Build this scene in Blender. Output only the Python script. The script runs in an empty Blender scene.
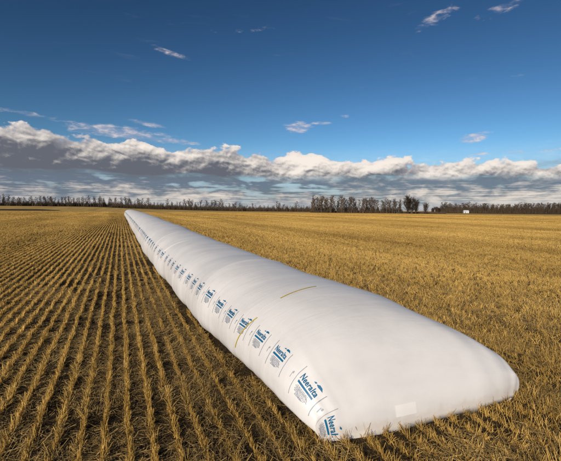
import bpy, bmesh, math, random
from mathutils import Vector, Matrix, noise

random.seed(7)
SC = bpy.context.scene
COL = SC.collection
R_ = math.radians

# ---------------------------------------------------------------- camera
CAM_H = 3.0
HEAD, PITCH, ROLL = R_(23.3), R_(-3.2), R_(0.5)
fw = Vector((math.sin(HEAD) * math.cos(PITCH), math.cos(HEAD) * math.cos(PITCH), math.sin(PITCH)))
rt0 = Vector((math.cos(HEAD), -math.sin(HEAD), 0))
up0 = rt0.cross(fw)
rt = rt0 * math.cos(ROLL) + up0 * math.sin(ROLL)
up = up0 * math.cos(ROLL) - rt0 * math.sin(ROLL)
cam_data = bpy.data.cameras.new('camera')
cam_data.sensor_width = 36.0
cam_data.sensor_fit = 'HORIZONTAL'
cam_data.lens = 36.0 * 372.0 / 561.0
cam_data.clip_start = 0.05
cam_data.clip_end = 30000
cam = bpy.data.objects.new('camera', cam_data)
COL.objects.link(cam)
cam.matrix_world = Matrix(((rt.x, up.x, -fw.x, 0), (rt.y, up.y, -fw.y, 0), (rt.z, up.z, -fw.z, CAM_H), (0, 0, 0, 1)))
SC.camera = cam

# ---------------------------------------------------------------- sun, sky, exposure
SUN_AZ, SUN_EL = R_(228), R_(23)          # azimuth clockwise from +Y
sun_data = bpy.data.lights.new('sun', 'SUN')
sun_data.energy = 4.4
sun_data.angle = R_(0.5)
sun_data.color = (1.0, 0.90, 0.78)
sun = bpy.data.objects.new('sun', sun_data)
COL.objects.link(sun)
sd = Vector((math.sin(SUN_AZ) * math.cos(SUN_EL), math.cos(SUN_AZ) * math.cos(SUN_EL), math.sin(SUN_EL)))
sun.rotation_euler = sd.to_track_quat('Z', 'Y').to_euler()
sun.location = sd * 200

SC.view_settings.view_transform = 'Standard'
SC.view_settings.look = 'None'
SC.view_settings.gamma = 1.0
SC.view_settings.exposure = 0.0
SC.view_settings.use_curve_mapping = False
SC.render.engine = 'CYCLES'
SC.cycles.max_bounces = 5
SC.cycles.diffuse_bounces = 3
SC.cycles.use_denoising = True

world = bpy.data.worlds.new('World')
SC.world = world
world.use_nodes = True
wt = world.node_tree
wt.nodes.clear()


class V:
    """scalar node socket with arithmetic"""
    t = wt

    def __init__(self, s): self.s = s

    @classmethod
    def m(cls, op, *a, clamp=False):
        n = cls.t.nodes.new('ShaderNodeMath'); n.operation = op; n.use_clamp = clamp
        for i, x in enumerate(a):
            if isinstance(x, V): cls.t.links.new(x.s, n.inputs[i])
            else: n.inputs[i].default_value = x
        return V(n.outputs[0])

    def __add__(s, o): return V.m('ADD', s, o)
    __radd__ = __add__
    def __sub__(s, o): return V.m('SUBTRACT', s, o)
    def __rsub__(s, o): return V.m('SUBTRACT', o, s)
    def __mul__(s, o): return V.m('MULTIPLY', s, o)
    __rmul__ = __mul__
    def __truediv__(s, o): return V.m('DIVIDE', s, o)
    def __rtruediv__(s, o): return V.m('DIVIDE', o, s)


def sstep(a, b, x):
    n = V.t.nodes.new('ShaderNodeMapRange'); n.interpolation_type = 'SMOOTHSTEP'; n.clamp = True
    for i, q in enumerate((x, a, b)):
        if isinstance(q, V): V.t.links.new(q.s, n.inputs[i])
        else: n.inputs[i].default_value = q
    n.inputs[3].default_value = 0; n.inputs[4].default_value = 1
    return V(n.outputs[0])


def combine(x, y, z=0.0):
    n = V.t.nodes.new('ShaderNodeCombineXYZ')
    for i, q in enumerate((x, y, z)):
        if isinstance(q, V): V.t.links.new(q.s, n.inputs[i])
        else: n.inputs[i].default_value = q
    return n.outputs[0]


def fbm(vec, scale, detail=5, rough=0.55, dist=0.0):
    n = V.t.nodes.new('ShaderNodeTexNoise')
    V.t.links.new(vec, n.inputs['Vector'])
    n.inputs['Scale'].default_value = scale; n.inputs['Detail'].default_value = detail
    n.inputs['Roughness'].default_value = rough; n.inputs['Distortion'].default_value = dist
    return V(n.outputs['Fac'])


def mixc(f, a, b):
    n = V.t.nodes.new('ShaderNodeMix'); n.data_type = 'RGBA'
    if isinstance(f, V): V.t.links.new(f.s, n.inputs[0])
    else: n.inputs[0].default_value = f
    for i, q in ((6, a), (7, b)):
        if isinstance(q, tuple): n.inputs[i].default_value = (*q, 1)
        else: V.t.links.new(q, n.inputs[i])
    return n.outputs[2]


def lin(r, g, b):
    return tuple((c / 255 / 12.92) if c / 255 < 0.04045 else ((c / 255 + 0.055) / 1.055) ** 2.4 for c in (r, g, b))


SKY_PIVOT, SKY_GAMMA, SKY_SAT = 6.0, 1.82, 0.99


def build_world():
    L = wt.links
    tc = wt.nodes.new('ShaderNodeTexCoord')
    sep = wt.nodes.new('ShaderNodeSeparateXYZ'); L.new(tc.outputs['Generated'], sep.inputs[0])
    x, y, z = (V(sep.outputs[i]) for i in range(3))
    DEG = 180 / math.pi
    u = V.m('ARCTAN2', x, y) * DEG                 # azimuth, degrees clockwise from +Y
    v = V.m('ARCSINE', z) * DEG                    # elevation, degrees
    # circular azimuth coordinates keep the clouds seamless all round
    cx, cy = V.m('SINE', u / DEG), V.m('COSINE', u / DEG)
    sky = wt.nodes.new('ShaderNodeTexSky'); sky.sky_type = 'NISHITA'; sky.sun_disc = False
    sky.sun_elevation = SUN_EL; sky.sun_rotation = SUN_AZ
    sky.altitude = 700; sky.air_density = 1.0; sky.dust_density = 0.6; sky.ozone_density = 2.2
    # a polarising filter deepens the blue: more contrast and saturation over the whole sky
    def vmul(sock, k):
        n = wt.nodes.new('ShaderNodeVectorMath'); n.operation = 'SCALE'; L.new(sock, n.inputs[0]); n.inputs['Scale'].default_value = k
        return n.outputs[0]
    gm = wt.nodes.new('ShaderNodeGamma'); L.new(vmul(sky.outputs[0], 1 / SKY_PIVOT), gm.inputs[0]); gm.inputs[1].default_value = SKY_GAMMA
    hs = wt.nodes.new('ShaderNodeHueSaturation'); hs.inputs['Saturation'].default_value = SKY_SAT; hs.inputs['Hue'].default_value = 0.488
    L.new(vmul(gm.outputs[0], SKY_PIVOT), hs.inputs['Color'])
    bg_sky = wt.nodes.new('ShaderNodeBackground'); bg_sky.inputs[1].default_value = 0.08
    L.new(hs.outputs[0], bg_sky.inputs[0])

    k = 57.3                                        # cylinder radius so that 1 unit = 1 degree
    P = lambda du=0.0, dv=0.0, sv=1.0: combine(cx * k + du, cy * k, (v + dv) * sv)

    # --- thin high streaks and small isolated clouds: (u, v, half-width, half-height, tilt, strength)
    spots = SPOTS
    mask = None
    for (pu, pv, ru, rv, tl, st) in spots:
        du = u - pu; dv = (v - pv) - du * tl
        q = (du / ru) * (du / ru) + (dv / rv) * (dv / rv)
        g = V.m('POWER', 2.718, q * -1.0) * st
        mask = g if mask is None else V.m('MAXIMUM', mask, g)
    n_w = fbm(P(sv=3.2), 0.55, 6, 0.62, 0.4)
    wisp = sstep(0.30, 0.85, mask + (n_w - 0.5) * 1.0) * sstep(0.02, 0.3, mask)
    n_c = fbm(P(3.0, 0, 5.0), 0.10, 5, 0.6, 0.6)
    veil = sstep(0.60, 0.85, n_c) * sstep(11, 20, v) * 0.10
    wisp_a = V.m('MAXIMUM', wisp * (0.25 + 0.52 * sstep(0.35, 0.7, n_w)), veil)

    # --- low layer of small flat clouds running to the horizon, in plan perspective
    D = 1.0 / (V.m('MAXIMUM', v, 0.0) * 0.0175 + 0.022)
    pv_ = combine(cx * D, cy * D, 0.0)
    pv_up = combine(cx * D * 0.985, cy * D * 0.985, 0.0)
    a1 = fbm(pv_, 0.55, 5, 0.55, 0.3)
    a2 = fbm(pv_up, 0.55, 5, 0.55, 0.3)
    streak = fbm(P(sv=3.0), 0.20, 4, 0.52, 0.5)
    broad = fbm(P(40.0, 0, 2.2), 0.10, 4, 0.5, 0.4)
    puff = fbm(P(15.0, 0, 2.7), 0.46, 5, 0.55, 0.3)
    cov = a1 * 0.3 + streak * 0.35 + broad * 0.35
    low_a = V.m('MAXIMUM', sstep(0.37, 0.47, cov) * sstep(7.2, 4.6, v + (streak - 0.5) * 4), sstep(1.9, 0.4, v) * 0.85)
    low_l = sstep(0.44, 0.68, streak * 0.28 + puff * 0.42 + (a2 - a1) * 0.6 + broad * 0.3 + sstep(3.6, 1.0, v) * 0.05 - sstep(2.5, 4.5, v) * 0.10)
    low_c = mixc(low_l, lin(103, 114, 133), lin(228, 215, 205))
    low_c = mixc(sstep(2.2, 0.2, v) * 0.55, low_c, lin(158, 170, 186))

    # --- cumulus band with a flat dark base
    T = 7.25 + (fbm(P(70.0, 0, 1.8), 0.10, 3, 0.5, 0.4) - 0.5) * 3.0 + 3.3 * V.m('COSINE', (u + 42.0) / DEG) + (fbm(combine(cx * k, cy * k, 0.0), 0.07, 2, 0.5) - 0.5) * 2.3
    f1 = fbm(P(sv=1.5), 0.17, 8, 0.48, 0.15)
    f2 = fbm(P(-0.5, 0.8, 1.5), 0.17, 5, 0.50, 0.15)
    f3 = fbm(P(sv=1.7), 0.55, 6, 0.55, 0.2)
    f4 = fbm(P(-0.2, 0.3, 1.7), 0.55, 6, 0.55, 0.2)
    B = 4.6 + (fbm(P(sv=3.0), 0.12, 4, 0.5) - 0.5) * 2.6
    edge = T + (f1 - 0.5) * 6.4 + (f3 - 0.5) * 2.0 - v
    cum_a = sstep(0.0, 0.4, edge) * sstep(-0.9, 0.6, v - B)
    hgt = (v - B) / (T - B + 0.5)
    thick = sstep(0.1, 0.8, V.m('COSINE', (u + 50.0) / DEG) + (fbm(P(9.0), 0.06, 2) - 0.5) * 0.9)   # heavier, greyer on one side
    heap = fbm(P(70.0, 0, 1.8), 0.10, 3, 0.5, 0.4)             # separate heaps, some in the shade of others
    relief = (heap - 0.5) * 1.5 + (f1 - f2) * 2.2 + (f3 - f4) * 1.5
    lit = sstep(-0.12, 1.0, hgt * 0.95 + relief + (0.25 - thick * 0.52))
    cum_c = mixc(lit, lin(102, 106, 117), lin(248, 238, 228))
    cum_c = mixc(sstep(1.4, 0.1, edge) * 0.3, cum_c, lin(205, 200, 205))

    col = mixc(low_a, mixc(sstep(0.4, 0.75, n_w), lin(186, 182, 196), lin(232, 220, 216)), low_c)
    haze_a = sstep(10.0, 2.0, v) * 0.80                    # pale air low over the horizon
    col = mixc(haze_a * (1.0 - low_a) * (1.0 - wisp_a), col, lin(140, 170, 198))
    col = mixc(cum_a, col, cum_c)
    alpha = V.m('MAXIMUM', V.m('MAXIMUM', V.m('MAXIMUM', wisp_a, haze_a), low_a * 0.94), cum_a)
    bg_c = wt.nodes.new('ShaderNodeBackground'); bg_c.inputs[1].default_value = 1.0
    L.new(col, bg_c.inputs[0])
    mx = wt.nodes.new('ShaderNodeMixShader'); L.new(alpha.s, mx.inputs[0])
    L.new(bg_sky.outputs[0], mx.inputs[1]); L.new(bg_c.outputs[0], mx.inputs[2])
    out = wt.nodes.new('ShaderNodeOutputWorld'); L.new(mx.outputs[0], out.inputs[0])
    world.cycles.sampling_method = 'MANUAL'; world.cycles.sample_map_resolution = 512


def px_uv(px, py):
    """bearing and elevation (degrees) of the direction at a photo position"""
    d = fw * 372 + rt * (px - 280.5) + up * (230.5 - py)
    d.normalize()
    return math.degrees(math.atan2(d.x, d.y)), math.degrees(math.asin(d.z))


SPOTS = []
for (px, py, rx, ry, tl, st) in ((170, 53, 19, 3.4, -0.18, .62), (182, 81, 4, 1.2, -.1, .5), (298, 127.5, 14, 6, 0.05, .95),
                                 (320, 123, 12, 1.8, 0, .8), (344, 116, 6, 2.5, 0, .5), (473, 138, 13, 5, .12, 1.1), (478, 154, 11, 1.8, -.05, .95),
                                 (517, 152, 16, 1.8, -.05, .9), (552, 150, 14, 1.6, .05, .8), (436, 18, 24, 7, .35, .55), (505, 7, 28, 5, .22, .56),
                                 (518, 76, 6, 1.6, 0, .5), (120, 133, 48, 6, -.06, 1.0), (165, 140, 36, 3, -.05, .9), (148, 124, 20, 2.6, -.12, .85),
                                 (22, 113, 30, 2.5, -.05, .6), (250, 30, 60, 3, .1, .35)):
    a, e = px_uv(px, py)
    SPOTS.append((a, e, rx / 6.4, ry / 6.4, tl, st))
build_world()


# ---------------------------------------------------------------- material helpers
def new_mat(name):
    m = bpy.data.materials.new(name); m.use_nodes = True
    nt = m.node_tree; nt.nodes.clear()
    V.t = nt
    o = nt.nodes.new('ShaderNodeOutputMaterial')
    b = nt.nodes.new('ShaderNodeBsdfPrincipled')
    nt.links.new(b.outputs[0], o.inputs[0])
    return m, nt, b


def ncoord(nt, kind='Object'):
    return nt.nodes.new('ShaderNodeTexCoord').outputs[kind]


def vscale(nt, vec, s):
    n = nt.nodes.new('ShaderNodeMapping'); n.inputs['Scale'].default_value = s
    nt.links.new(vec, n.inputs[0]); return n.outputs[0]


def bump(nt, b, h, strength, dist):
    n = nt.nodes.new('ShaderNodeBump'); n.inputs['Strength'].default_value = strength; n.inputs['Distance'].default_value = dist
    nt.links.new(h.s, n.inputs['Height']); nt.links.new(n.outputs[0], b.inputs['Normal'])


def simple_mat(name, c, rough=0.6, var=0.15, scale=3.0, spec=0.3):
    m, nt, b = new_mat(name)
    f = fbm(ncoord(nt), scale, 4, 0.6)
    nt.links.new(mixc(f, tuple(x * (1 - var) for x in c), tuple(min(1, x * (1 + var)) for x in c)), b.inputs['Base Color'])
    b.inputs['Roughness'].default_value = rough
    b.inputs['Specular IOR Level'].default_value = spec
    return m


def geo_pos(nt):
    return nt.nodes.new('ShaderNodeNewGeometry').outputs['Position']


def mat_soil():
    m, nt, b = new_mat('stubble_soil')
    pos = geo_pos(nt)
    sep = nt.nodes.new('ShaderNodeSeparateXYZ'); nt.links.new(pos, sep.inputs[0])
    x, y = V(sep.outputs[0]), V(sep.outputs[1])
    r = V.m('SQRT', x * x + y * y)
    fine = fbm(pos, 26.0, 6, 0.65)
    straw = fbm(vscale(nt, pos, (1, .35, 1)), 60.0, 4, 0.7, 0.8)
    c = mixc(fine, (0.016, 0.011, 0.007), (0.065, 0.044, 0.024))
    c = mixc(sstep(0.50, 0.66, straw) * 0.8, c, (0.26, 0.17, 0.065))
    # chaff and straw lie between the rows; from afar straw and row shadows are painted as one averaged colour with streaks along the rows
    streak = fbm(vscale(nt, pos, (1, .055, 1)), 0.30, 5, 0.6)
    patch = fbm(pos, 0.028, 4, 0.55)
    swath = fbm(vscale(nt, pos, (1, .02, 1)), 0.11, 3, 0.5)
    gold = mixc(sstep(0.30, 0.70, streak * 0.4 + patch * 0.25 + swath * 0.35), (0.34, 0.212, 0.058), (0.62, 0.415, 0.135))
    sp = fbm(pos, 3.0, 5, 0.7)
    gold = mixc(sstep(0.42, 0.72, sp) * 0.45, gold, (0.17, 0.105, 0.035))
    c = mixc(sstep(45.0, 190.0, r), c, gold)
    nt.links.new(c, b.inputs['Base Color'])
    b.inputs['Roughness'].default_value = 0.95
    b.inputs['Specular IOR Level'].default_value = 0.1
    bump(nt, b, fine, 1.0, 0.05)
    return m


def mat_straw(name, a, bcol, transl=0.22):
    m, nt, b = new_mat(name)
    at = nt.nodes.new('ShaderNodeAttribute'); at.attribute_name = 'tint'
    t = V(at.outputs['Fac'])
    pos = geo_pos(nt)
    oi = nt.nodes.new('ShaderNodeObjectInfo')
    streak = fbm(vscale(nt, pos, (1, .08, 1)), 0.35, 4, 0.6)
    patch = fbm(pos, 0.05, 3, 0.55)
    swath = fbm(vscale(nt, pos, (1, .02, 1)), 0.11, 3, 0.5)
    w = t * 0.65 + V(oi.outputs['Random']) * 0.12 + (streak - 0.5) * 1.0 + (patch - 0.5) * 0.8 + (swath - 0.5) * 1.3 + 0.08
    c = mixc(sstep(0.0, 1.0, w), a, bcol)
    dk = sstep(0.10, 0.0, t)                        # weathered grey-brown stalks
    c = mixc(dk * 0.7, c, (0.09, 0.06, 0.03))
    nt.links.new(c, b.inputs['Base Color'])
    b.inputs['Roughness'].default_value = 0.55
    b.inputs['Specular IOR Level'].default_value = 0.25
    tr = nt.nodes.new('ShaderNodeBsdfTranslucent'); nt.links.new(c, tr.inputs[0])
    mx = nt.nodes.new('ShaderNodeMixShader'); mx.inputs[0].default_value = transl
    nt.links.new(b.outputs[0], mx.inputs[1]); nt.links.new(tr.outputs[0], mx.inputs[2])
    nt.links.new(mx.outputs[0], nt.nodes['Material Output'].inputs[0])
    return m


def mat_film():
    m, nt, b = new_mat('white_bag_film')
    co = ncoord(nt)
    dirt = fbm(vscale(nt, co, (1.0, 0.5, 2.2)), 1.1, 6, 0.62)
    sep = nt.nodes.new('ShaderNodeSeparateXYZ'); nt.links.new(co, sep.inputs[0])
    z = V(sep.outputs[2])
    c = mixc(sstep(0.35, 0.75, dirt), (0.69, 0.668, 0.645), (0.63, 0.610, 0.590))
    splash = sstep(0.42, 0.62, fbm(co, 7.0, 5, 0.65) * 0.5 + sstep(0.45, 0.0, z) * 0.45)      # dust splashed up by rain
    c = mixc(splash * 0.28, c, (0.46, 0.36, 0.24))
    nt.links.new(c, b.inputs['Base Color'])
    b.inputs['Roughness'].default_value = 0.42
    b.inputs['Specular IOR Level'].default_value = 0.35
    b.inputs['Subsurface Weight'].default_value = 0.0
    wr = fbm(vscale(nt, co, (0.55, 2.6, 0.55)), 1.7, 4, 0.55, 0.6)
    gr = fbm(co, 9.0, 3, 0.5)
    bump(nt, b, wr * 0.9 + gr * 0.1, 0.30, 0.04)
    return m


def mat_bark(name, c0, c1):
    m, nt, b = new_mat(name)
    f = fbm(ncoord(nt), 2.0, 4, 0.6)
    oi = nt.nodes.new('ShaderNodeObjectInfo')
    nt.links.new(mixc(sstep(0.1, 0.9, f * 0.6 + V(oi.outputs['Random']) * 0.4), c0, c1), b.inputs['Base Color'])
    b.inputs['Roughness'].default_value = 0.9
    b.inputs['Specular IOR Level'].default_value = 0.1
    return m


M_SOIL = mat_soil()
M_STRAW = mat_straw('standing_straw', (0.33, 0.195, 0.043), (0.82, 0.53, 0.145), 0.10)
M_LITTER = mat_straw('fallen_straw', (0.16, 0.100, 0.034), (0.72, 0.49, 0.18), 0.05)
M_FILM = mat_film()
M_BLUE = simple_mat('blue_print', (0.005, 0.12, 0.25), 0.45, 0.25, 30)
M_GREY = simple_mat('grey_print', (0.30, 0.325, 0.37), 0.5, 0.15, 30)
M_YELLOW = simple_mat('yellow_tape_film', (0.52, 0.38, 0.03), 0.4, 0.15, 12)
M_PATCH = simple_mat('white_tape_film', (0.735, 0.712, 0.685), 0.5, 0.03, 12)
M_TRUNK = mat_bark('grey_bark', (0.055, 0.044, 0.035), (0.12, 0.10, 0.082))
M_TWIG = mat_bark('brown_twigs', (0.070, 0.050, 0.034), (0.150, 0.110, 0.076))
M_TWIGD = mat_bark('dark_twigs', (0.040, 0.030, 0.022), (0.085, 0.062, 0.043))
M_BRUSH = mat_bark('brush_stems', (0.045, 0.032, 0.022), (0.11, 0.078, 0.048))
M_DARKFIELD = simple_mat('tilled_soil', (0.040, 0.030, 0.018), 0.95, 0.5, 0.08, 0.1)
M_VERGE = simple_mat('dry_verge_grass', (0.115, 0.080, 0.035), 0.95, 0.4, 0.1, 0.1)
M_WHITE = simple_mat('white_painted_metal', (0.80, 0.79, 0.77), 0.45, 0.05, 1.0)
M_ROOF = simple_mat('pale_sheet_roof', (0.62, 0.62, 0.62), 0.4, 0.08, 1.0)
M_DOOR = simple_mat('grey_door_paint', (0.28, 0.28, 0.29), 0.5, 0.08, 1.0)


# ---------------------------------------------------------------- object helpers
def link_mesh(name, verts, faces, mat, parent=None, smooth=False, edges=()):
    me = bpy.data.meshes.new(name)
    me.from_pydata(verts, edges, faces)
    if mat: me.materials.append(mat)
    if smooth: me.polygons.foreach_set('use_smooth', [True] * len(me.polygons))
    me.update()
    o = bpy.data.objects.new(name, me)
    COL.objects.link(o)
    if parent: o.parent = parent
    return o


def tag(o, label=None, cat=None, group=None, kind=None):
    if label: o['label'] = label
    if cat: o['category'] = cat
    if group: o['group'] = group
    if kind: o['kind'] = kind
    return o


def empty(name, loc):
    o = bpy.data.objects.new(name, None); COL.objects.link(o); o.location = loc
    o.empty_display_size = 0.3
    return o


# ---------------------------------------------------------------- terrain
def smooth01(a, b, x):
    t = min(1, max(0, (x - a) / (b - a))); return t * t * (3 - 2 * t)


def rise(x, y):
    d = math.hypot(x, y)
    r = max(0.0, d - 15.0)
    g = 0.72 * (1 - math.exp(-(r * r / (r + 12.0)) / 58.0))
    if d > 250:
        az = math.degrees(math.atan2(x, y))
        g += 4.3 * smooth01(330, 640, d) * smooth01(16, -4, az) * smooth01(-120, -60, az)
        g -= 1.5 * smooth01(700, 2500, d)
        g += 0.5 * (noise.noise((x * 0.004, y * 0.004, 0.3))) * smooth01(250, 500, d)
    return g


def build_ground():
    radii = [0.0]
    r = 1.0
    while r < 9000:
        radii.append(r); r *= 1.045 if r < 900 else 1.12
    n = 240
    verts = [(0, 0, rise(0, 0))]; faces = []
    for r in radii[1:]:
        for k in range(n):
            a = 2 * math.pi * k / n
            x, y = r * math.sin(a), r * math.cos(a)
            verts.append((x, y, rise(x, y)))
    for k in range(n):
        faces.append((0, 1 + (k + 1) % n, 1 + k))
    for i in range(len(radii) - 2):
        b0, b1 = 1 + i * n, 1 + (i + 1) * n
        for k in range(n):
            k2 = (k + 1) % n
            faces.append((b0 + k, b0 + k2, b1 + k2, b1 + k))
    o = link_mesh('stubble_field', verts, faces, M_SOIL, smooth=True)
    tag(o, kind='structure')


build_ground()


def strip(name, mat, pts_near, pts_far, lift=0.06):
    """sheet laid on the terrain between two rows of (bearing, distance)"""
    verts = []; faces = []
    n = len(pts_near); m = 7
    for j in range(m):
        t = j / (m - 1)
        for (a0, d0), (a1, d1) in zip(pts_near, pts_far):
            a = R_(a0 + (a1 - a0) * t); d = d0 + (d1 - d0) * t
            x, y = d * math.sin(a), d * math.cos(a)
            verts.append((x, y, rise(x, y) + lift))
    for j in range(m - 1):
        for i in range(n - 1):
            a = j * n + i
            faces.append((a, a + 1, a + n + 1, a + n))
    o = link_mesh(name, verts, faces, mat)
    tag(o, kind='structure')
    return o


bear = lambda px: px_uv(px, 210)[0]
strip('tilled_field_strip', M_DARKFIELD, [(bear(x), 330 + 4 * math.sin(x)) for x in range(-60, 63, 6)],
      [(bear(x), 395 - (x > 40) * (x - 40) * 2.5) for x in range(-60, 63, 6)], 0.25)
strip('dry_grass_verge', M_VERGE, [(bear(x), 445 + 5 * math.sin(x * .7)) for x in range(380, 640, 10)],
      [(bear(x), 620) for x in range(380, 640, 10)], 0.25)
strip('dry_grass_verge', M_VERGE, [(bear(x), 640 - 150 * smooth01(40, 150, x) + 6 * math.sin(x * .7)) for x in range(40, 320, 10)],
      [(bear(x), 650) for x in range(40, 320, 10)], 0.25)

# ---------------------------------------------------------------- grain bag
KN = [0, .25, .6, 1.1, 1.8, 2.6, 4, 6, 9, 13, 20, 46, 156]
XC = [4.10, 4.02, 3.835, 3.675, 3.525, 3.36, 3.225, 3.1, 2.982, 2.875, 2.758, 2.68, 2.525]
HW = [1.88, 1.895, 1.795, 1.71, 1.65, 1.592, 1.56, 1.545, 1.55, 1.55, 1.55, 1.55, 1.55]
HT = [0.54, 0.85, 1.16, 1.375, 1.51, 1.575, 1.66, 1.70, 1.742, 1.838, 1.975, 2.08, 2.08]
BAG_Y0, BAG_LEN = 3.98, 114.0


def tab(vals, x):
    if x <= KN[0]: return vals[0]
    for i in range(len(KN) - 1):
        x0, x1 = KN[i], KN[i + 1]
        if x <= x1:
            y0, y1 = vals[i], vals[i + 1]
            m0 = (y1 - vals[i - 1]) / (x1 - KN[i - 1]) if i > 0 else (y1 - y0) / (x1 - x0)
            m1 = (vals[i + 2] - y0) / (KN[i + 2] - x0) if i + 2 < len(KN) else (y1 - y0) / (x1 - x0)
            d = x1 - x0; t = (x - x0) / d; t2 = t * t; t3 = t2 * t
            return (2 * t3 - 3 * t2 + 1) * y0 + (t3 - 2 * t2 + t) * d * m0 + (-2 * t3 + 3 * t2) * y1 + (t3 - t2) * d * m1
    return vals[-1]


def raw(s, th):
    """surface of the bag: s metres from the near sealed end, th 0 right side, 90 top, 180 left"""
    xc, w, H = tab(XC, s), tab(HW, s), tab(HT, s)
    if s < 0.5: w *= 1 - 0.02 * (1 - s / 0.5) ** 2
    e_end = BAG_LEN - s
    if e_end < 1.6:                                         # far end runs down to a flat tail
        q = max(0.0, e_end / 1.6); H = 0.3 + (H - 0.3) * (1 - (1 - q) ** 2.4)
    c, sn = math.cos(th), math.sin(th)
    if sn >= 0:
        e = 2 / (2.15 + 0.75 * smooth01(1.3, 0.0, s)); x = w * math.copysign(abs(c) ** e, c); z = H * (0.36 + 0.64 * sn ** e)
    else:
        e = 2 / 2.6; x = w * math.copysign(abs(c) ** e, c); z = H * (0.36 - 0.36 * (-sn) ** e)
    y = BAG_Y0 + s - 0.05 * max(0.0, 1 - s / 3) * x
    return Vector((xc + x, y, z + rise(xc + x, y)))


random.seed(21)
RINGS = []
sr = 3.2
while sr < BAG_LEN - 4:
    RINGS.append((sr, random.uniform(-0.06, 0.06), random.uniform(0.22, 0.75), random.uniform(-0.35, 0.35), random.random() * 6.28))
    sr += random.uniform(1.0, 3.4)


sr = 5.0
while sr < BAG_LEN - 4:                                   # a few sharper hoop creases
    RINGS.append((sr, random.choice((-0.022, 0.026, 0.03)), random.uniform(0.05, 0.14), random.uniform(-0.3, 0.3), random.random() * 6.28))
    sr += random.uniform(1.2, 4.5)


def disp(s, th):
    """lumps, hoops and slack folds of the filled film, in metres along the normal"""
    fade = smooth01(0.2, 2.6, s)
    up_ = max(0.0, math.sin(th))
    d = 0.085 * fade * noise.noise((s * 0.42 + th * 0.35, th * 0.55, 1.7))
    d += 0.022 * fade * noise.noise((s * 1.25 + th * 0.9, th * 0.7, 4.2))
    d += 0.006 * noise.noise((s * 2.6 - th * 1.1, th * 1.6, 9.1)) * (0.35 + 0.65 * fade)
    for (q, a, wd, sl, ph) in RINGS:
        ss = s - q - sl * (th - 1.57)
        if abs(ss) < 3 * wd:
            d += a * 0.85 * math.exp(-(ss / wd) ** 2) * (0.55 + 0.45 * math.sin(th * 1.7 + ph)) * min(1, fade + .1)
    # tension folds fanning out from the sealed end
    ef = smooth01(2.2, 0.0, s) * (0.35 + 0.65 * abs(math.cos(th)))
    if ef > 0: d += 0.016 * ef * noise.noise((th * 5.5 + s * 0.5, s * 0.35, 6.6)) + 0.007 * ef * noise.noise((th * 15.0 + s * 0.9, s * 0.5, 3.3))
    # slack vertical pleats low on the sides
    side = max(0.0, -math.sin(th) * 0.9 + 0.45) * (1 if math.cos(th) < 0 else 0.7)
    d += 0.013 * side * noise.noise((s * 5.0, th * 0.8, 2.2)) * (1 if s < 40 else 0)
    return d


LIP = [(0.0, 1.0, 1.0, 0.0), (0.05, 0.925, 0.997, -0.036), (0.11, 0.82, 0.992, -0.072), (0.18, 0.69, 0.985, -0.103), (0.26, 0.52, 0.975, -0.125), (0.36, 0.27, 0.963, -0.137), (0.46, -0.08, 0.952, -0.137)]


def lip(s, th, off):
    p = bag_surf(0.0, th)
    q = min(0.4599, -s)
    for (a0, *v0), (a1, *v1) in zip(LIP, LIP[1:]):
        if q <= a1:
            t = (q - a0) / (a1 - a0); zs, xs, dy = (i + (j - i) * t for i, j in zip(v0, v1)); break
    c0 = tab(XC, 0); r = abs((p.x - c0) / tab(HW, 0))
    cr = 1 - 0.95 * min(1, r) ** 3.2                            # rounded corners in plan
    o_ = off * min(1.0, q / 0.16)
    return Vector((c0 + (p.x - c0) * xs, p.y + dy * cr - o_, p.z * zs + (off - o_)))


def bag_surf(s, th, off=0.0):
    if s < 0: return lip(s, th, off)
    p = raw(s, th)
    ds, dt = 0.02, 0.02
    tx = raw(s + ds, th) - raw(max(0, s - ds), th)
    ty = raw(s, th + dt) - raw(s, th - dt)
    n = ty.cross(tx); n.normalize()
    n = -n if n.dot(p - Vector((tab(XC, s), p.y, 0.36 * tab(HT, s) + rise(p.x, p.y)))) < 0 else n
    return p + n * (disp(s, th) + off)


BAG = empty('grain_bag', (tab(XC, 6), BAG_Y0 + 6, 0))
tag(BAG, 'long white plastic grain bag with blue lettering lying across the stubble', 'grain bag')
BAG_LOC = Vector(BAG.location)


def bag_part(name, verts, faces, mat, parent=None, smooth=False):
    o = link_mesh(name, [tuple(Vector(p) - BAG_LOC) for p in verts], faces, mat, parent or BAG, smooth)
    return o


def build_film():
    st = [0.0]
    while st[-1] < BAG_LEN:
        s = st[-1]
        st.append(s + (0.03 if s < 1 else 0.05 if s < 12 else 0.10 if s < 30 else 0.2 if s < 60 else 0.45))
    st[-1] = BAG_LEN
    n = 112
    verts = []; faces = []
    for s in (-0.46, -0.38, -0.30, -0.22, -0.15, -0.09, -0.04):      # the film rolls down to the ground at the sealed end
        for k in range(n):
            verts.append(bag_surf(s, 2 * math.pi * k / n))
    for s in st:
        for k in range(n):
            verts.append(bag_surf(s, 2 * math.pi * k / n))
    rows = len(verts) // n
    for i in range(rows - 1):
        for k in range(n):
            k2 = (k + 1) % n
            faces.append((i * n + k, i * n + k2, (i + 1) * n + k2, (i + 1) * n + k))
    faces.append(tuple(reversed(range(n))))
    faces.append(tuple((rows - 1) * n + k for k in range(n)))
    o = bag_part('bag_film', verts, faces, M_FILM, smooth=True)
    return o


FILM = build_film()


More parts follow.
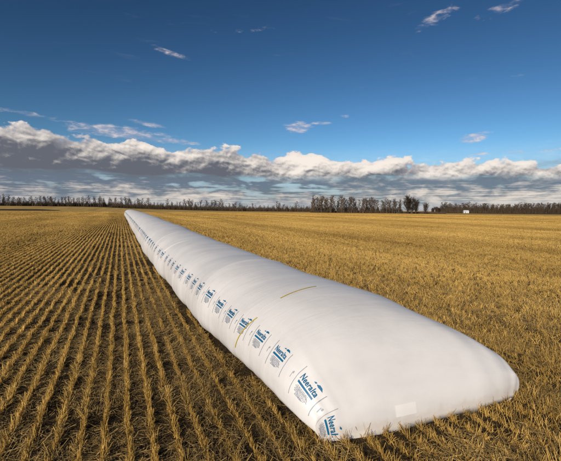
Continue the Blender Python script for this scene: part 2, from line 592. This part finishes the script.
class Print:
    """flat shapes laid on the bag: a = metres towards the near end from the panel centre, b = metres up the side"""

    def __init__(self, s0, th0, off, ka=1.0): self.s0, self.th0, self.off, self.ka = s0, th0, off, ka; self.v = []; self.f = []; self.out = set(); self.pend = 0; self.rad = max(0.3, self._rad())

    def _rad(self):
        q = max(0.02, self.s0); return (raw(q, self.th0 + .1) - raw(q, self.th0 - .1)).length / 0.2

    def at(self, a, b):
        s_ = self.s0 - a * self.ka
        if s_ < -0.40: self.out.add(len(self.v) + self.pend)
        self.pend += 1
        return bag_surf(s_, self.th0 - b / self.rad, self.off)

    def poly(self, pts):
        i = len(self.v)
        self.pend = 0; self.v += [self.at(a, b) for a, b in pts]; self.f.append(tuple(range(i, i + len(pts))))

    def rect(self, a0, b0, a1, b1, na=1, nb=1):
        i = len(self.v)
        for j in range(nb + 1):
            for k in range(na + 1):
                self.pend = 0; self.v.append(self.at(a0 + (a1 - a0) * k / na, b0 + (b1 - b0) * j / nb))
        for j in range(nb):
            for k in range(na):
                q = i + j * (na + 1) + k
                self.f.append((q, q + 1, q + na + 2, q + na + 1))

    def mesh(self, vv, ff):
        i = len(self.v)
        self.pend = 0; self.v += [self.at(a, b) for a, b in vv]; self.f += [tuple(i + q for q in f) for f in ff]

    def build(self, name, mat, parent=None):
        # whatever would run over the sealed end is cut off there
        fs = [f for f in self.f if not any(i in self.out for i in f)]
        used = sorted({i for f in fs for i in f}); new = {i: k for k, i in enumerate(used)}
        return bag_part(name, [self.v[i] for i in used], [tuple(new[i] for i in f) for f in fs], mat, parent)


def text_mesh(txt, width, bold):
    cu = bpy.data.curves.new('tmp', 'FONT'); cu.body = txt; cu.size = 1.0; cu.offset = bold; cu.shear = 0.12; cu.resolution_u = 2
    cu.space_character = 1.06
    ob = bpy.data.objects.new('tmp', cu); COL.objects.link(ob)
    dg = bpy.context.evaluated_depsgraph_get()
    me = ob.evaluated_get(dg).to_mesh()
    vv = [(v.co.x, v.co.y) for v in me.vertices]; ff = [tuple(p.vertices) for p in me.polygons]
    ob.evaluated_get(dg).to_mesh_clear()
    bpy.data.objects.remove(ob); bpy.data.curves.remove(cu)
    x0 = min(p[0] for p in vv); x1 = max(p[0] for p in vv); y0 = min(p[1] for p in vv); y1 = max(p[1] for p in vv)
    k = width / (x1 - x0)
    return [((x - (x0 + x1) / 2) * k, (y - y0) * k * 1.42) for x, y in vv], ff


NAME_V, NAME_F = text_mesh('Neeralta', 0.305, 0.025)
rg = random.Random(5)
SCRIB = []                                         # the small grey print: ragged rows of illegible lines and a drawn outline
for row in range(7):
    b = -0.045 - row * 0.0185
    a = -0.135 + rg.uniform(0, .03) + (0.03 if row > 4 else 0)
    end = 0.135 - (0.05 * rg.random()) - (0.06 if row in (5, 6) else 0)
    while a < end:
        L = rg.uniform(0.008, 0.03)
        SCRIB.append((a, b + rg.uniform(-.002, .002), min(a + L, end), b + 0.0115)); a += L + rg.uniform(0.004, 0.009)
OUTL = [(0.02 + 0.085 * math.cos(t) * (1 + .18 * math.sin(3 * t)), -0.10 + 0.052 * math.sin(t) * (1 + .25 * math.cos(2 * t))) for t in [i * 6.283 / 22 for i in range(22)]]


def panel(s0, th0, lod, ka=1.0):
    off = 0.005 + 0.0004 * s0
    g = Print(s0, th0, off, ka)
    n = 10 if lod < 2 else 3
    lw = 0.0045 if lod < 1 else 0.006
    for a in (-0.205, 0.205):                                       # border lines
        g.rect(a - lw, -0.215, a + lw, 0.175, 1, n)
    if lod < 2:
        for q in SCRIB: g.rect(*q)
        for i in range(22):
            (a0, b0), (a1, b1) = OUTL[i], OUTL[(i + 1) % 22]
            dx, dy = a1 - a0, b1 - b0; l = math.hypot(dx, dy); nx, ny = -dy / l * .0035, dx / l * .0035
            g.poly([(a0 - nx, b0 - ny), (a1 - nx, b1 - ny), (a1 + nx, b1 + ny), (a0 + nx, b0 + ny)])
        g.rect(-0.30, -0.06, -0.292, 0.02, 1, 2); g.rect(-0.287, 0.0, -0.272, 0.03, 1, 1)    # small roll mark between the panels
    else:
        for k in range(3): g.rect(-0.12, -0.165 + k * .045, 0.11, -0.137 + k * .045)
    po = g.build('printed_panel', M_GREY)
    t = Print(s0, th0, off + 0.001, ka)
    if lod < 2:
        t.mesh([(x, y + 0.035) for x, y in NAME_V], NAME_F)
        for (a0, a1) in ((-0.145, 0.145),):
            t.rect(a0, -0.012, a1, 0.016, 4, 1)
        leaf = [(0.050, 0.154), (0.080, 0.178), (0.120, 0.178), (0.155, 0.154), (0.120, 0.152), (0.085, 0.146)]
        t.poly(leaf)
        t.poly([(0.005, 0.150), (0.028, 0.166), (0.046, 0.164), (0.034, 0.146)])
    else:
        t.rect(-0.14, 0.035, 0.14, 0.115, 2, 2); t.rect(-0.14, -0.012, 0.14, 0.016); t.rect(0.03, 0.125, .14, .145)
    lo = t.build('logo_lettering', M_BLUE, po)


s = 0.91
panel(0.27, R_(157), 0, 0.85)
panel(-0.285, R_(156), 0, 1.1)
while s < BAG_LEN - 4:
    panel(s, R_(157.5 if s < 4 else 156.0 - min(2.0, (s - 4) * .12)), 0 if s < 5 else 1 if s < 14 else 2)
    s += min(0.94, 0.64 + 0.034 * max(0, s - 2.2))


def tape(th_a, th_b, s_fn, n=26):
    vv = []; ff = []
    for i in range(n + 1):
        t = i / n; th = R_(th_a + (th_b - th_a) * t); s_ = s_fn(t)
        vv.append(bag_surf(s_ - 0.013, th, 0.008)); vv.append(bag_surf(s_ + 0.013, th, 0.008))
    for i in range(n): ff.append((2 * i, 2 * i + 1, 2 * i + 3, 2 * i + 2))
    return bag_part('yellow_tape', vv, ff, M_YELLOW)


tape(180, 144, lambda t: 2.24 - 0.26 * t)
tape(120, 92, lambda t: 2.06 + 0.08 * t)


def build_patch():
    vv = []; ff = []
    for j in range(6):
        for i in range(8):
            vv.append(bag_surf(-0.20 - 0.025 * j, R_(104.5 - 1.3 * i), 0.004))
    for j in range(5):
        for i in range(7):
            a = j * 8 + i; ff.append((a, a + 1, a + 9, a + 8))
    bag_part('repair_patch', vv, ff, M_PATCH, smooth=True)


build_patch()


# ---------------------------------------------------------------- stubble (instanced straw)
SRC = bpy.data.collections.new('straw_sources')            # kept out of the scene: only instanced


def blade(V_, F_, T_, x, y, z, h, lean_x, lean_y, w, tint, bend=0.0, taper=0.6):
    a = random.random() * math.pi
    dx, dy = math.cos(a) * w / 2, math.sin(a) * w / 2
    i = len(V_)
    mx, my, mz = x + lean_x * .5, y + lean_y * .5, z + h * .55
    tx, ty, tz = x + lean_x + bend * lean_x, y + lean_y + bend * lean_y, z + h * (1 - .35 * bend)
    V_ += [(x - dx, y - dy, z), (x + dx, y + dy, z), (mx + dx, my + dy, mz), (mx - dx, my - dy, mz),
           (tx + dx * taper, ty + dy * taper, tz), (tx - dx * taper, ty - dy * taper, tz)]
    F_ += [(i, i + 1, i + 2, i + 3), (i + 3, i + 2, i + 4, i + 5)]
    T_ += [tint] * 6


def straw_obj(name, V_, F_, T_, mat):
    me = bpy.data.meshes.new(name); me.from_pydata(V_, [], F_); me.materials.append(mat)
    at = me.attributes.new('tint', 'FLOAT', 'POINT'); at.data.foreach_set('value', T_)
    me.update()
    o = bpy.data.objects.new(name, me); SRC.objects.link(o)
    return o


# (segment length, stalks, stalk width, spread, variants)
LODS = [(0.30, 120, 0.0056, 0.021, 8), (1.0, 250, 0.0080, 0.019, 6), (2.0, 260, 0.015, 0.018, 5), (5.0, 330, 0.030, 0.02, 4)]
IDX = {}
cnt = 0
random.seed(3)
for l, (length, n, w, spread, nv) in enumerate(LODS):
    for messy in (0, 1):
        IDX[(l, messy)] = (cnt, nv)
        for q in range(nv):
            V_, F_, T_ = [], [], []
            clumps = [(random.uniform(-length / 2, length / 2), random.gauss(0, spread * (.7 + .45 * messy)), random.uniform(.86, 1.1), random.gauss(0, .014 + .02 * messy), random.gauss(0, .02 + .02 * messy)) for _ in range(max(3, int(n / (5 if l < 2 else 3))))]
            for k in range(int(n * (1 - (.36 if l < 2 else .2) * messy))):
                cyy, cxx, ch, clx, cly = random.choice(clumps)
                sp = 0.011 if l < 2 else 0.016
                x = cxx + random.gauss(0, sp * .8); y = cyy + random.gauss(0, sp * 1.3)
                h = min(0.21, max(0.04, random.gauss(0.106 + .002 * messy, 0.018 + .012 * messy) * ch))
                lx = random.gauss(clx, 0.012 + .018 * messy); ly = random.gauss(cly, 0.022 + .018 * messy)
                bend = 0.0
                if random.random() < 0.07 + .13 * messy:                # broken or hanging leaf
                    lx = random.gauss(0, .06); ly = random.gauss(0, .07); h *= .75; bend = random.uniform(.3, 1.2)
                blade(V_, F_, T_, x, y, -0.01, h, lx, ly, w * random.uniform(.7, 1.35), random.random(), bend)
            straw_obj('straw_%03d' % cnt, V_, F_, T_, M_STRAW)
            cnt += 1
for l, (size, n, w, nv) in enumerate([(0.8, 560, 0.0055, 5), (2.0, 430, 0.012, 4)]):
    for messy in (0, 1):
        IDX[('litter', l, messy)] = (cnt, nv)
        for q in range(nv):
            V_, F_, T_ = [], [], []
            for k in range(int(n * (1 + .35 * messy))):
                a = random.random() * 6.283 if random.random() < .55 else random.gauss(1.57, .5)
                L = random.uniform(.04, .20) * (1.0 if l == 0 else 1.5); ww = w * random.uniform(.6, 1.3) / 2
                x, y = random.uniform(-size / 2, size / 2), random.uniform(-size / 2, size / 2)
                z = abs(random.gauss(0.004, .018 + .012 * messy)) + .003; z2 = max(.002, z + random.gauss(0, .018 + .014 * messy))
                dx, dy = math.cos(a) * L / 2, math.sin(a) * L / 2
                nx, ny = -math.sin(a) * ww, math.cos(a) * ww
                i = len(V_)
                V_ += [(x - dx - nx, y - dy - ny, z), (x - dx + nx, y - dy + ny, z + ww * .6), (x + dx + nx, y + dy + ny, z2 + ww * .6), (x + dx - nx, y + dy - ny, z2)]
                F_.append((i, i + 1, i + 2, i + 3)); T_ += [random.random()] * 4
            straw_obj('straw_%03d' % cnt, V_, F_, T_, M_LITTER)
            cnt += 1

PITCH_ROW, ROW0 = 0.285, 0.062
HALF = math.radians(37 + 7)


def in_view(x, y):
    # generous wedge round the photograph's view, so a step to the side still sees stubble
    bx_, by_ = x + 3.0 * math.sin(HEAD), y + 3.0 * math.cos(HEAD)
    a = math.atan2(bx_, by_) - HEAD
    return abs(a) < HALF and math.hypot(x, y) > 2.2


def under_bag(x, y, m):
    s_ = y - BAG_Y0
    if s_ < 0.0 - m * .2 or s_ > BAG_LEN: return False
    return abs(x - tab(XC, max(0, s_))) < tab(HW, max(0, s_)) - m


def instanced(name, pts, label):
    """points: (x, y, z, index, rx, ry, rz, sx, sy, sz)"""
    me = bpy.data.meshes.new(name)
    me.from_pydata([p[:3] for p in pts], [], [])
    a = me.attributes.new('pick', 'INT', 'POINT'); a.data.foreach_set('value', [p[3] for p in pts])
    a = me.attributes.new('rot', 'FLOAT_VECTOR', 'POINT'); a.data.foreach_set('vector', [q for p in pts for q in p[4:7]])
    a = me.attributes.new('siz', 'FLOAT_VECTOR', 'POINT'); a.data.foreach_set('vector', [q for p in pts for q in p[7:10]])
    o = bpy.data.objects.new(name, me); COL.objects.link(o)
    ng = bpy.data.node_groups.new(name + '_nodes', 'GeometryNodeTree')
    ng.interface.new_socket('Geometry', in_out='INPUT', socket_type='NodeSocketGeometry')
    ng.interface.new_socket('Geometry', in_out='OUTPUT', socket_type='NodeSocketGeometry')
    N = ng.nodes; L = ng.links
    gi, go = N.new('NodeGroupInput'), N.new('NodeGroupOutput')
    ci = N.new('GeometryNodeCollectionInfo'); ci.inputs['Collection'].default_value = SRC
    ci.inputs['Separate Children'].default_value = True; ci.inputs['Reset Children'].default_value = True
    iop = N.new('GeometryNodeInstanceOnPoints'); iop.inputs['Pick Instance'].default_value = True

    def named(nm, ty):
        n_ = N.new('GeometryNodeInputNamedAttribute'); n_.data_type = ty; n_.inputs['Name'].default_value = nm
        return n_.outputs['Attribute']
    L.new(gi.outputs[0], iop.inputs['Points']); L.new(ci.outputs[0], iop.inputs['Instance'])
    L.new(named('pick', 'INT'), iop.inputs['Instance Index'])
    L.new(named('rot', 'FLOAT_VECTOR'), iop.inputs['Rotation']); L.new(named('siz', 'FLOAT_VECTOR'), iop.inputs['Scale'])
    L.new(iop.outputs[0], go.inputs[0])
    md = o.modifiers.new('scatter', 'NODES'); md.node_group = ng
    tag(o, label, 'stubble', kind='stuff')
    return o


def build_stubble():
    random.seed(11)
    pts = []
    kmin, kmax = int(-260 / PITCH_ROW), int(300 / PITCH_ROW)
    bounds = [(0, 0.0, 10.0), (1, 10.0, 32.0), (2, 32.0, 95.0), (3, 95.0, 260.0)]
    for k in range(kmin, kmax):
        x0 = ROW0 + k * PITCH_ROW
        # the rows span the wedge; step along y with the length the distance asks for
        y = -2.0
        while y < 262:
            d = math.hypot(x0, y)
            l = 0 if d < 10 else 1 if d < 32 else 2 if d < 95 else 3
            if d > 260 and y > 0: break
            length = LODS[l][0]
            yc = y + length / 2
            if not in_view(x0, yc):
                y += length if l < 3 else length
                continue
            x = x0 + 0.020 * noise.noise((k * 0.13, yc * 0.18, 0)) + random.gauss(0, .006)
            if not under_bag(x, yc, 0.24 if d < 30 else 0.10):
                right = x > tab(XC, max(0, yc - BAG_Y0))
                near_end = yc < BAG_Y0 + .2 and x > 1.9
                mess = right or near_end or random.random() < (.40 if d < 9 else .10)
                gap = noise.noise((x * .55, yc * .30, 5.0))
                if not (gap > 0.60 and not right and random.random() < .25):
                    b, nv = IDX[(l, 1 if mess else 0)]
                    hs = 1.0 + 0.16 * noise.noise((x * .8, yc * .25, 2.0)) + random.gauss(0, .05)
                    if near_end: hs *= 1.1
                    elif not right and abs(x - tab(XC, max(0, yc - BAG_Y0))) < tab(HW, max(0, yc - BAG_Y0)) + .9: hs *= random.uniform(.55, .95)   # trodden beside the bag
                    pts.append((x, yc, rise(x, yc), b + random.randrange(nv), random.gauss(0, .03), random.gauss(0, .05), math.pi * random.randrange(2) + random.gauss(0, .03),
                                random.choice((-1, 1)) * 1.0, 1.06, hs))
            y += length
    instanced('stubble', pts, 'golden cut straw stubble standing in long straight rows across the field')
    lit = []
    for l, (size, r0, r1) in enumerate(((0.8, 2.2, 16.0), (2.0, 16.0, 75.0))):
        n = int(r1 / size) + 2
        for i in range(-n, n):
            for j in range(-2, n):
                x, y = (i + random.uniform(.2, .8)) * size, (j + random.uniform(.2, .8)) * size
                d = math.hypot(x, y)
                if d < r0 or d > r1 or not in_view(x, y) or under_bag(x, y, .25) or (l == 0 and BAG_Y0 - .42 < y < BAG_Y0 and under_bag(x, BAG_Y0 + .01, 0)): continue
                right = x > tab(XC, max(0, y - BAG_Y0))
                b, nv = IDX[('litter', l, 1 if (right or abs(x - tab(XC, max(0, y - BAG_Y0))) < tab(HW, max(0, y - BAG_Y0)) + 1.3 or noise.noise((x * .5, y * .3, 8)) > .22) else 0)]
                sc = random.uniform(.9, 1.2)
                lit.append((x, y, rise(x, y) + .002, b + random.randrange(nv), 0, 0, random.random() * 6.283 if l == 0 else random.choice((0, math.pi)), sc, sc, 1))
    o = instanced('straw_litter', lit, 'loose fallen straw lying between the stubble rows')
    o['category'] = 'straw'


build_stubble()


# ---------------------------------------------------------------- bare trees
def tube(V_, F_, p0, p1, r0, r1, n=4):
    d = (p1 - p0); ax = d.normalized() if d.length > 1e-6 else Vector((0, 0, 1))
    a = ax.orthogonal().normalized(); b = ax.cross(a)
    i = len(V_)
    for (p, r) in ((p0, r0), (p1, r1)):
        for k in range(n):
            t = 2 * math.pi * k / n
            V_.append(tuple(p + (a * math.cos(t) + b * math.sin(t)) * r))
    for k in range(n):
        F_.append((i + k, i + (k + 1) % n, i + n + (k + 1) % n, i + n + k))


def tree_meshes(kind, seed, H=15.0):
    """a bare broadleaf tree: trunk mesh and a crown of limbs and fine twigs"""
    rd = random.Random(seed)
    tv, tf, cv, cf = [], [], [], []
    spread = {'aspen': 0.16, 'round': 0.34, 'shrub': 0.45}[kind]
    first = {'aspen': 0.22, 'round': 0.12, 'shrub': 0.03}[kind]
    stems = {'aspen': rd.choice((1, 1, 2)), 'round': 3, 'shrub': 5}[kind]
    for st in range(stems):
        p = Vector((rd.gauss(0, .25) if stems > 1 else 0, rd.gauss(0, .25) if stems > 1 else 0, -0.2))
        lean = Vector((rd.gauss(0, .05), rd.gauss(0, .05), 0)) + (Vector((rd.gauss(0, .14), rd.gauss(0, .14), 0)) if stems > 1 else Vector())
        hh = H * (rd.uniform(.88, 1.0) if st == 0 else rd.uniform(.65, .95))
        seg = 9; r = (0.23 if kind == 'aspen' else 0.2) * H / 15
        path = [p.copy()]
        for k in range(seg):
            lean = lean + Vector((rd.gauss(0, .025), rd.gauss(0, .025), 0))
            q = p + Vector((lean.x * hh / seg, lean.y * hh / seg, hh / seg))
            tube(tv, tf, p, q, r * (1 - k / seg) + .02, r * (1 - (k + 1) / seg) + .02, 6)
            p = q; path.append(q.copy())
        nl = int({'aspen': 34, 'round': 44, 'shrub': 30}[kind])
        for k in range(nl):
            t = first + (1 - first) * (k + rd.random()) / nl
            f = t * seg; i = min(seg - 1, int(f)); base = path[i].lerp(path[i + 1], f - i)
            az = rd.random() * 6.283
            prof = math.sin(min(1, (t - first) / (1 - first) * .85 + .15) * math.pi) ** .6
            ln = H * spread * (0.35 + .75 * prof) * rd.uniform(.6, 1.2)
            el = R_(rd.uniform(32, 68) if kind != 'shrub' else rd.uniform(40, 80))
            d = Vector((math.cos(az) * math.cos(el), math.sin(az) * math.cos(el), math.sin(el)))
            end = base + d * ln; mid = base + d * ln * .5 + Vector((0, 0, -.04 * ln))
            tube(cv, cf, base, mid, .07, .05, 3); tube(cv, cf, mid, end, .05, .025, 3)
            for j in range(30):                                    # fine twigs
                b0 = mid.lerp(end, rd.uniform(-.6, 1.0)); L = ln * rd.uniform(.18, .5)
                dd = (d + Vector((rd.gauss(0, .55), rd.gauss(0, .55), rd.gauss(.15, .4)))).normalized()
                e = b0 + dd * L; sd_ = dd.orthogonal().normalized(); sd_.rotate(Matrix.Rotation(rd.random() * 3.14, 3, dd))
                wd = rd.uniform(.035, .085)
                i0 = len(cv)
                cv += [tuple(b0 - sd_ * wd), tuple(b0 + sd_ * wd), tuple(e)]
                cf.append((i0, i0 + 1, i0 + 2))
    def mk(n_, v, f, m):
        me = bpy.data.meshes.new(n_); me.from_pydata(v, [], f); me.materials.append(m); me.update(); return me
    return mk('trunk', tv, tf, M_TRUNK), mk('crown', cv, cf, M_TWIG if kind == 'aspen' else M_TWIGD)


VAR = {'aspen': [tree_meshes('aspen', i) for i in range(9)], 'round': [tree_meshes('round', 40 + i) for i in range(4)], 'shrub': [tree_meshes('shrub', 70 + i, 6.0) for i in range(4)]}
BASEH = {'aspen': 15.0, 'round': 15.0, 'shrub': 6.0}


def put_tree(name, px, dist, height, kind, label, group, wide=1.0, depth=0.0):
    a = R_(bear(px)); d = dist + depth
    x, y = d * math.sin(a), d * math.cos(a)
    e = empty(name, (x, y, rise(x, y) - .05))
    e.rotation_euler = (0, 0, random.random() * 6.283)
    k = height / BASEH[kind]
    e.scale = (k * wide, k * wide, k)
    tm, cm = random.choice(VAR[kind])
    for nm, me in (('trunk', tm), ('crown', cm)):
        o = bpy.data.objects.new(nm, me); COL.objects.link(o); o.parent = e
    tag(e, label, 'tree' if kind != 'shrub' else 'shrub', group)
    return e


def px_h(npx, dist, px):
    """metres that npx photo pixels span at that distance"""
    return npx * dist * math.cos(R_(bear(px)) - HEAD) / 372.0


random.seed(17)
x = -34.0
while x < 118:                                                     # regular line on the left
    if not (55 < x < 58) and not (25 < x < 26.5):
        put_tree('aspen_tree', x, 610, px_h(9.8 + random.gauss(0, .8), 610, x), 'aspen', 'bare grey tree in the evenly spaced line along the left horizon', 'trees lining the left horizon', 1.15, random.uniform(-6, 12))
    x += random.uniform(1.6, 2.9)
x = 118.0
while x < 236:
    tall = random.random() < .35
    put_tree('aspen_tree', x, 560, px_h((10.5 if tall else 7.4) + random.gauss(0, .8), 560, x), 'aspen', 'bare brown tree in the ragged line behind the far end of the bag', 'ragged trees behind the bag', 1.5, random.uniform(-15, 25))
    x += random.uniform(1.6, 3.6)
x = 236.0
while x < 313:
    tall = random.random() < .2
    put_tree('aspen_tree', x, 480, px_h((10 if tall else 6.8) + random.gauss(0, .8), 480, x), 'aspen', 'small bare tree in the low thin stretch of the treeline', 'low trees between bag and tall grove', 1.6, random.uniform(-15, 25))
    x += random.uniform(2.0, 4.2)
for (a, b, hp, nm) in ((313, 334, 16.5, 'first'), (337, 357, 16.8, 'second'), (360, 378, 15.8, 'third'), (381, 401, 14.5, 'fourth')):
    x = a
    while x < b:
        put_tree('aspen_tree', x, 330, px_h(hp + random.gauss(0, 1.2) - (2.5 if (x - a < 2 or b - x < 2) else 0), 330, x), 'aspen',
                 'tall bare tree in the %s clump of the tall grove from the left' % nm, 'tall grove, %s clump' % nm, 1.3, random.uniform(-6, 14))
        x += random.uniform(1.1, 2.2)
put_tree('round_tree', 411.5, 325, px_h(18, 325, 411), 'round', 'dark dense round-topped bare tree standing alone right of the tall grove', None, 1.05)
put_tree('round_tree', 408.0, 328, px_h(14, 325, 411), 'round', 'lower dark bare tree pressed against the left of the dense round-topped tree', None, .9)
put_tree('round_tree', 415.5, 329, px_h(14, 325, 411), 'round', 'lower dark bare tree pressed against the right of the dense round-topped tree', None, .9)
put_tree('round_tree', 426, 325, px_h(10.5, 325, 426), 'round', 'small rounded bare tree just right of the dense dark tree', None, 1.0)
for x, hp in ((433, 5), (436.5, 6), (439.5, 5)):
    put_tree('shrub', x, 420, px_h(hp, 420, x), 'shrub', 'low bare shrub in the gap left of the long right-hand wood', 'shrubs in the treeline gap', 1.0)
x = 443.0
while x < 590:
    put_tree('aspen_tree', x, 500, px_h(10.4 + random.gauss(0, .7) + (1.2 if x > 520 else 0), 500, x), 'aspen', 'bare brown tree in the dense even wood along the right horizon', 'wood along the right horizon', 1.6, random.uniform(0, 45))
    x += random.uniform(1.3, 2.3)


def brush(name, spans, label):
    """tangled low undergrowth at the foot of the treeline, one mass"""
    rd = random.Random(9)
    v, f = [], []
    for (a, b, dist, hp, dens) in spans:
        n = int((b - a) * dens)
        for k in range(n):
            px = rd.uniform(a, b); d = dist + rd.uniform(0, 45)
            an = R_(bear(px)); x, y = d * math.sin(an), d * math.cos(an)
            z = rise(x, y) - .1
            hgt = px_h(hp, d, px) * rd.uniform(.35, 1.1) * (0.75 + .5 * noise.noise((px * .35, dist, 0)))
            for j in range(7):
                ex, ey = x + rd.gauss(0, .7), y + rd.gauss(0, .7); hz = hgt * rd.uniform(.5, 1)
                wd = rd.uniform(.05, .14); t = rd.random() * 3.14
                i0 = len(v)
                v += [(x + math.cos(t) * wd, y + math.sin(t) * wd, z), (x - math.cos(t) * wd, y - math.sin(t) * wd, z), (ex, ey, z + hz)]
                f.append((i0, i0 + 1, i0 + 2))
    o = link_mesh(name, v, f, M_BRUSH)
    tag(o, label, 'undergrowth', kind='stuff')


brush('undergrowth', [(-34, 118, 615, 7.5, 60), (112, 236, 540, 7.5, 60), (230, 315, 470, 7.0, 60), (312, 335, 330, 10, 45), (337, 358, 330, 10, 45), (360, 379, 330, 9, 45), (381, 402, 330, 9, 45), (310, 446, 335, 3.2, 24), (440, 606, 500, 10.5, 120)],
      'dark tangled leafless undergrowth at the foot of the treeline')


# ---------------------------------------------------------------- white farm shed by the wood
def build_shed():
    d = 468.0; a = R_(bear(466)); x, y = d * math.sin(a), d * math.cos(a)
    e = empty('farm_shed', (x, y, rise(x, y)))
    e.rotation_euler = (0, 0, -a + 0.35)
    e.scale = (0.78, 0.78, 0.85)
    tag(e, 'tiny white gabled shed in front of the right-hand wood', 'shed')
    w, l, h, g = 3.2, 2.4, 2.6, 1.3                     # half width, half depth, eaves, gable
    V_ = [(-w, -l, 0), (w, -l, 0), (w, l, 0), (-w, l, 0), (-w, -l, h), (w, -l, h), (w, l, h), (-w, l, h), (-w, 0, h + g), (w, 0, h + g)]
    link_mesh('wall', V_, [(0, 1, 5, 4), (1, 2, 6, 9, 5), (2, 3, 7, 6), (3, 0, 4, 8, 7)], M_WHITE, e)
    o_ = .3; t = .12
    for sgn in (-1, 1):
        ev = h - o_ * g / l
        p = [(-w - o_, sgn * (l + o_), ev + .02), (w + o_, sgn * (l + o_), ev + .02), (w + o_, 0, h + g + .02), (-w - o_, 0, h + g + .02)]
        vv = p + [(q[0], q[1], q[2] + t) for q in p]
        link_mesh('roof', vv, [(0, 1, 2, 3), (4, 5, 6, 7), (0, 1, 5, 4), (1, 2, 6, 5), (2, 3, 7, 6), (3, 0, 4, 7)], M_ROOF, e)
    for (cx_, hw, hh) in ((-1.2, .95, 2.2), (1.6, .45, 2.0)):
        y0 = -l - .05
        vv = [(cx_ - hw, y0, 0.02), (cx_ + hw, y0, 0.02), (cx_ + hw, y0, hh), (cx_ - hw, y0, hh), (cx_ - hw, -l + .01, 0.02), (cx_ + hw, -l + .01, 0.02), (cx_ + hw, -l + .01, hh), (cx_ - hw, -l + .01, hh)]
        link_mesh('door', vv, [(0, 1, 2, 3), (0, 4, 5, 1), (1, 5, 6, 2), (2, 6, 7, 3), (3, 7, 4, 0)], M_DOOR, e)


build_shed()
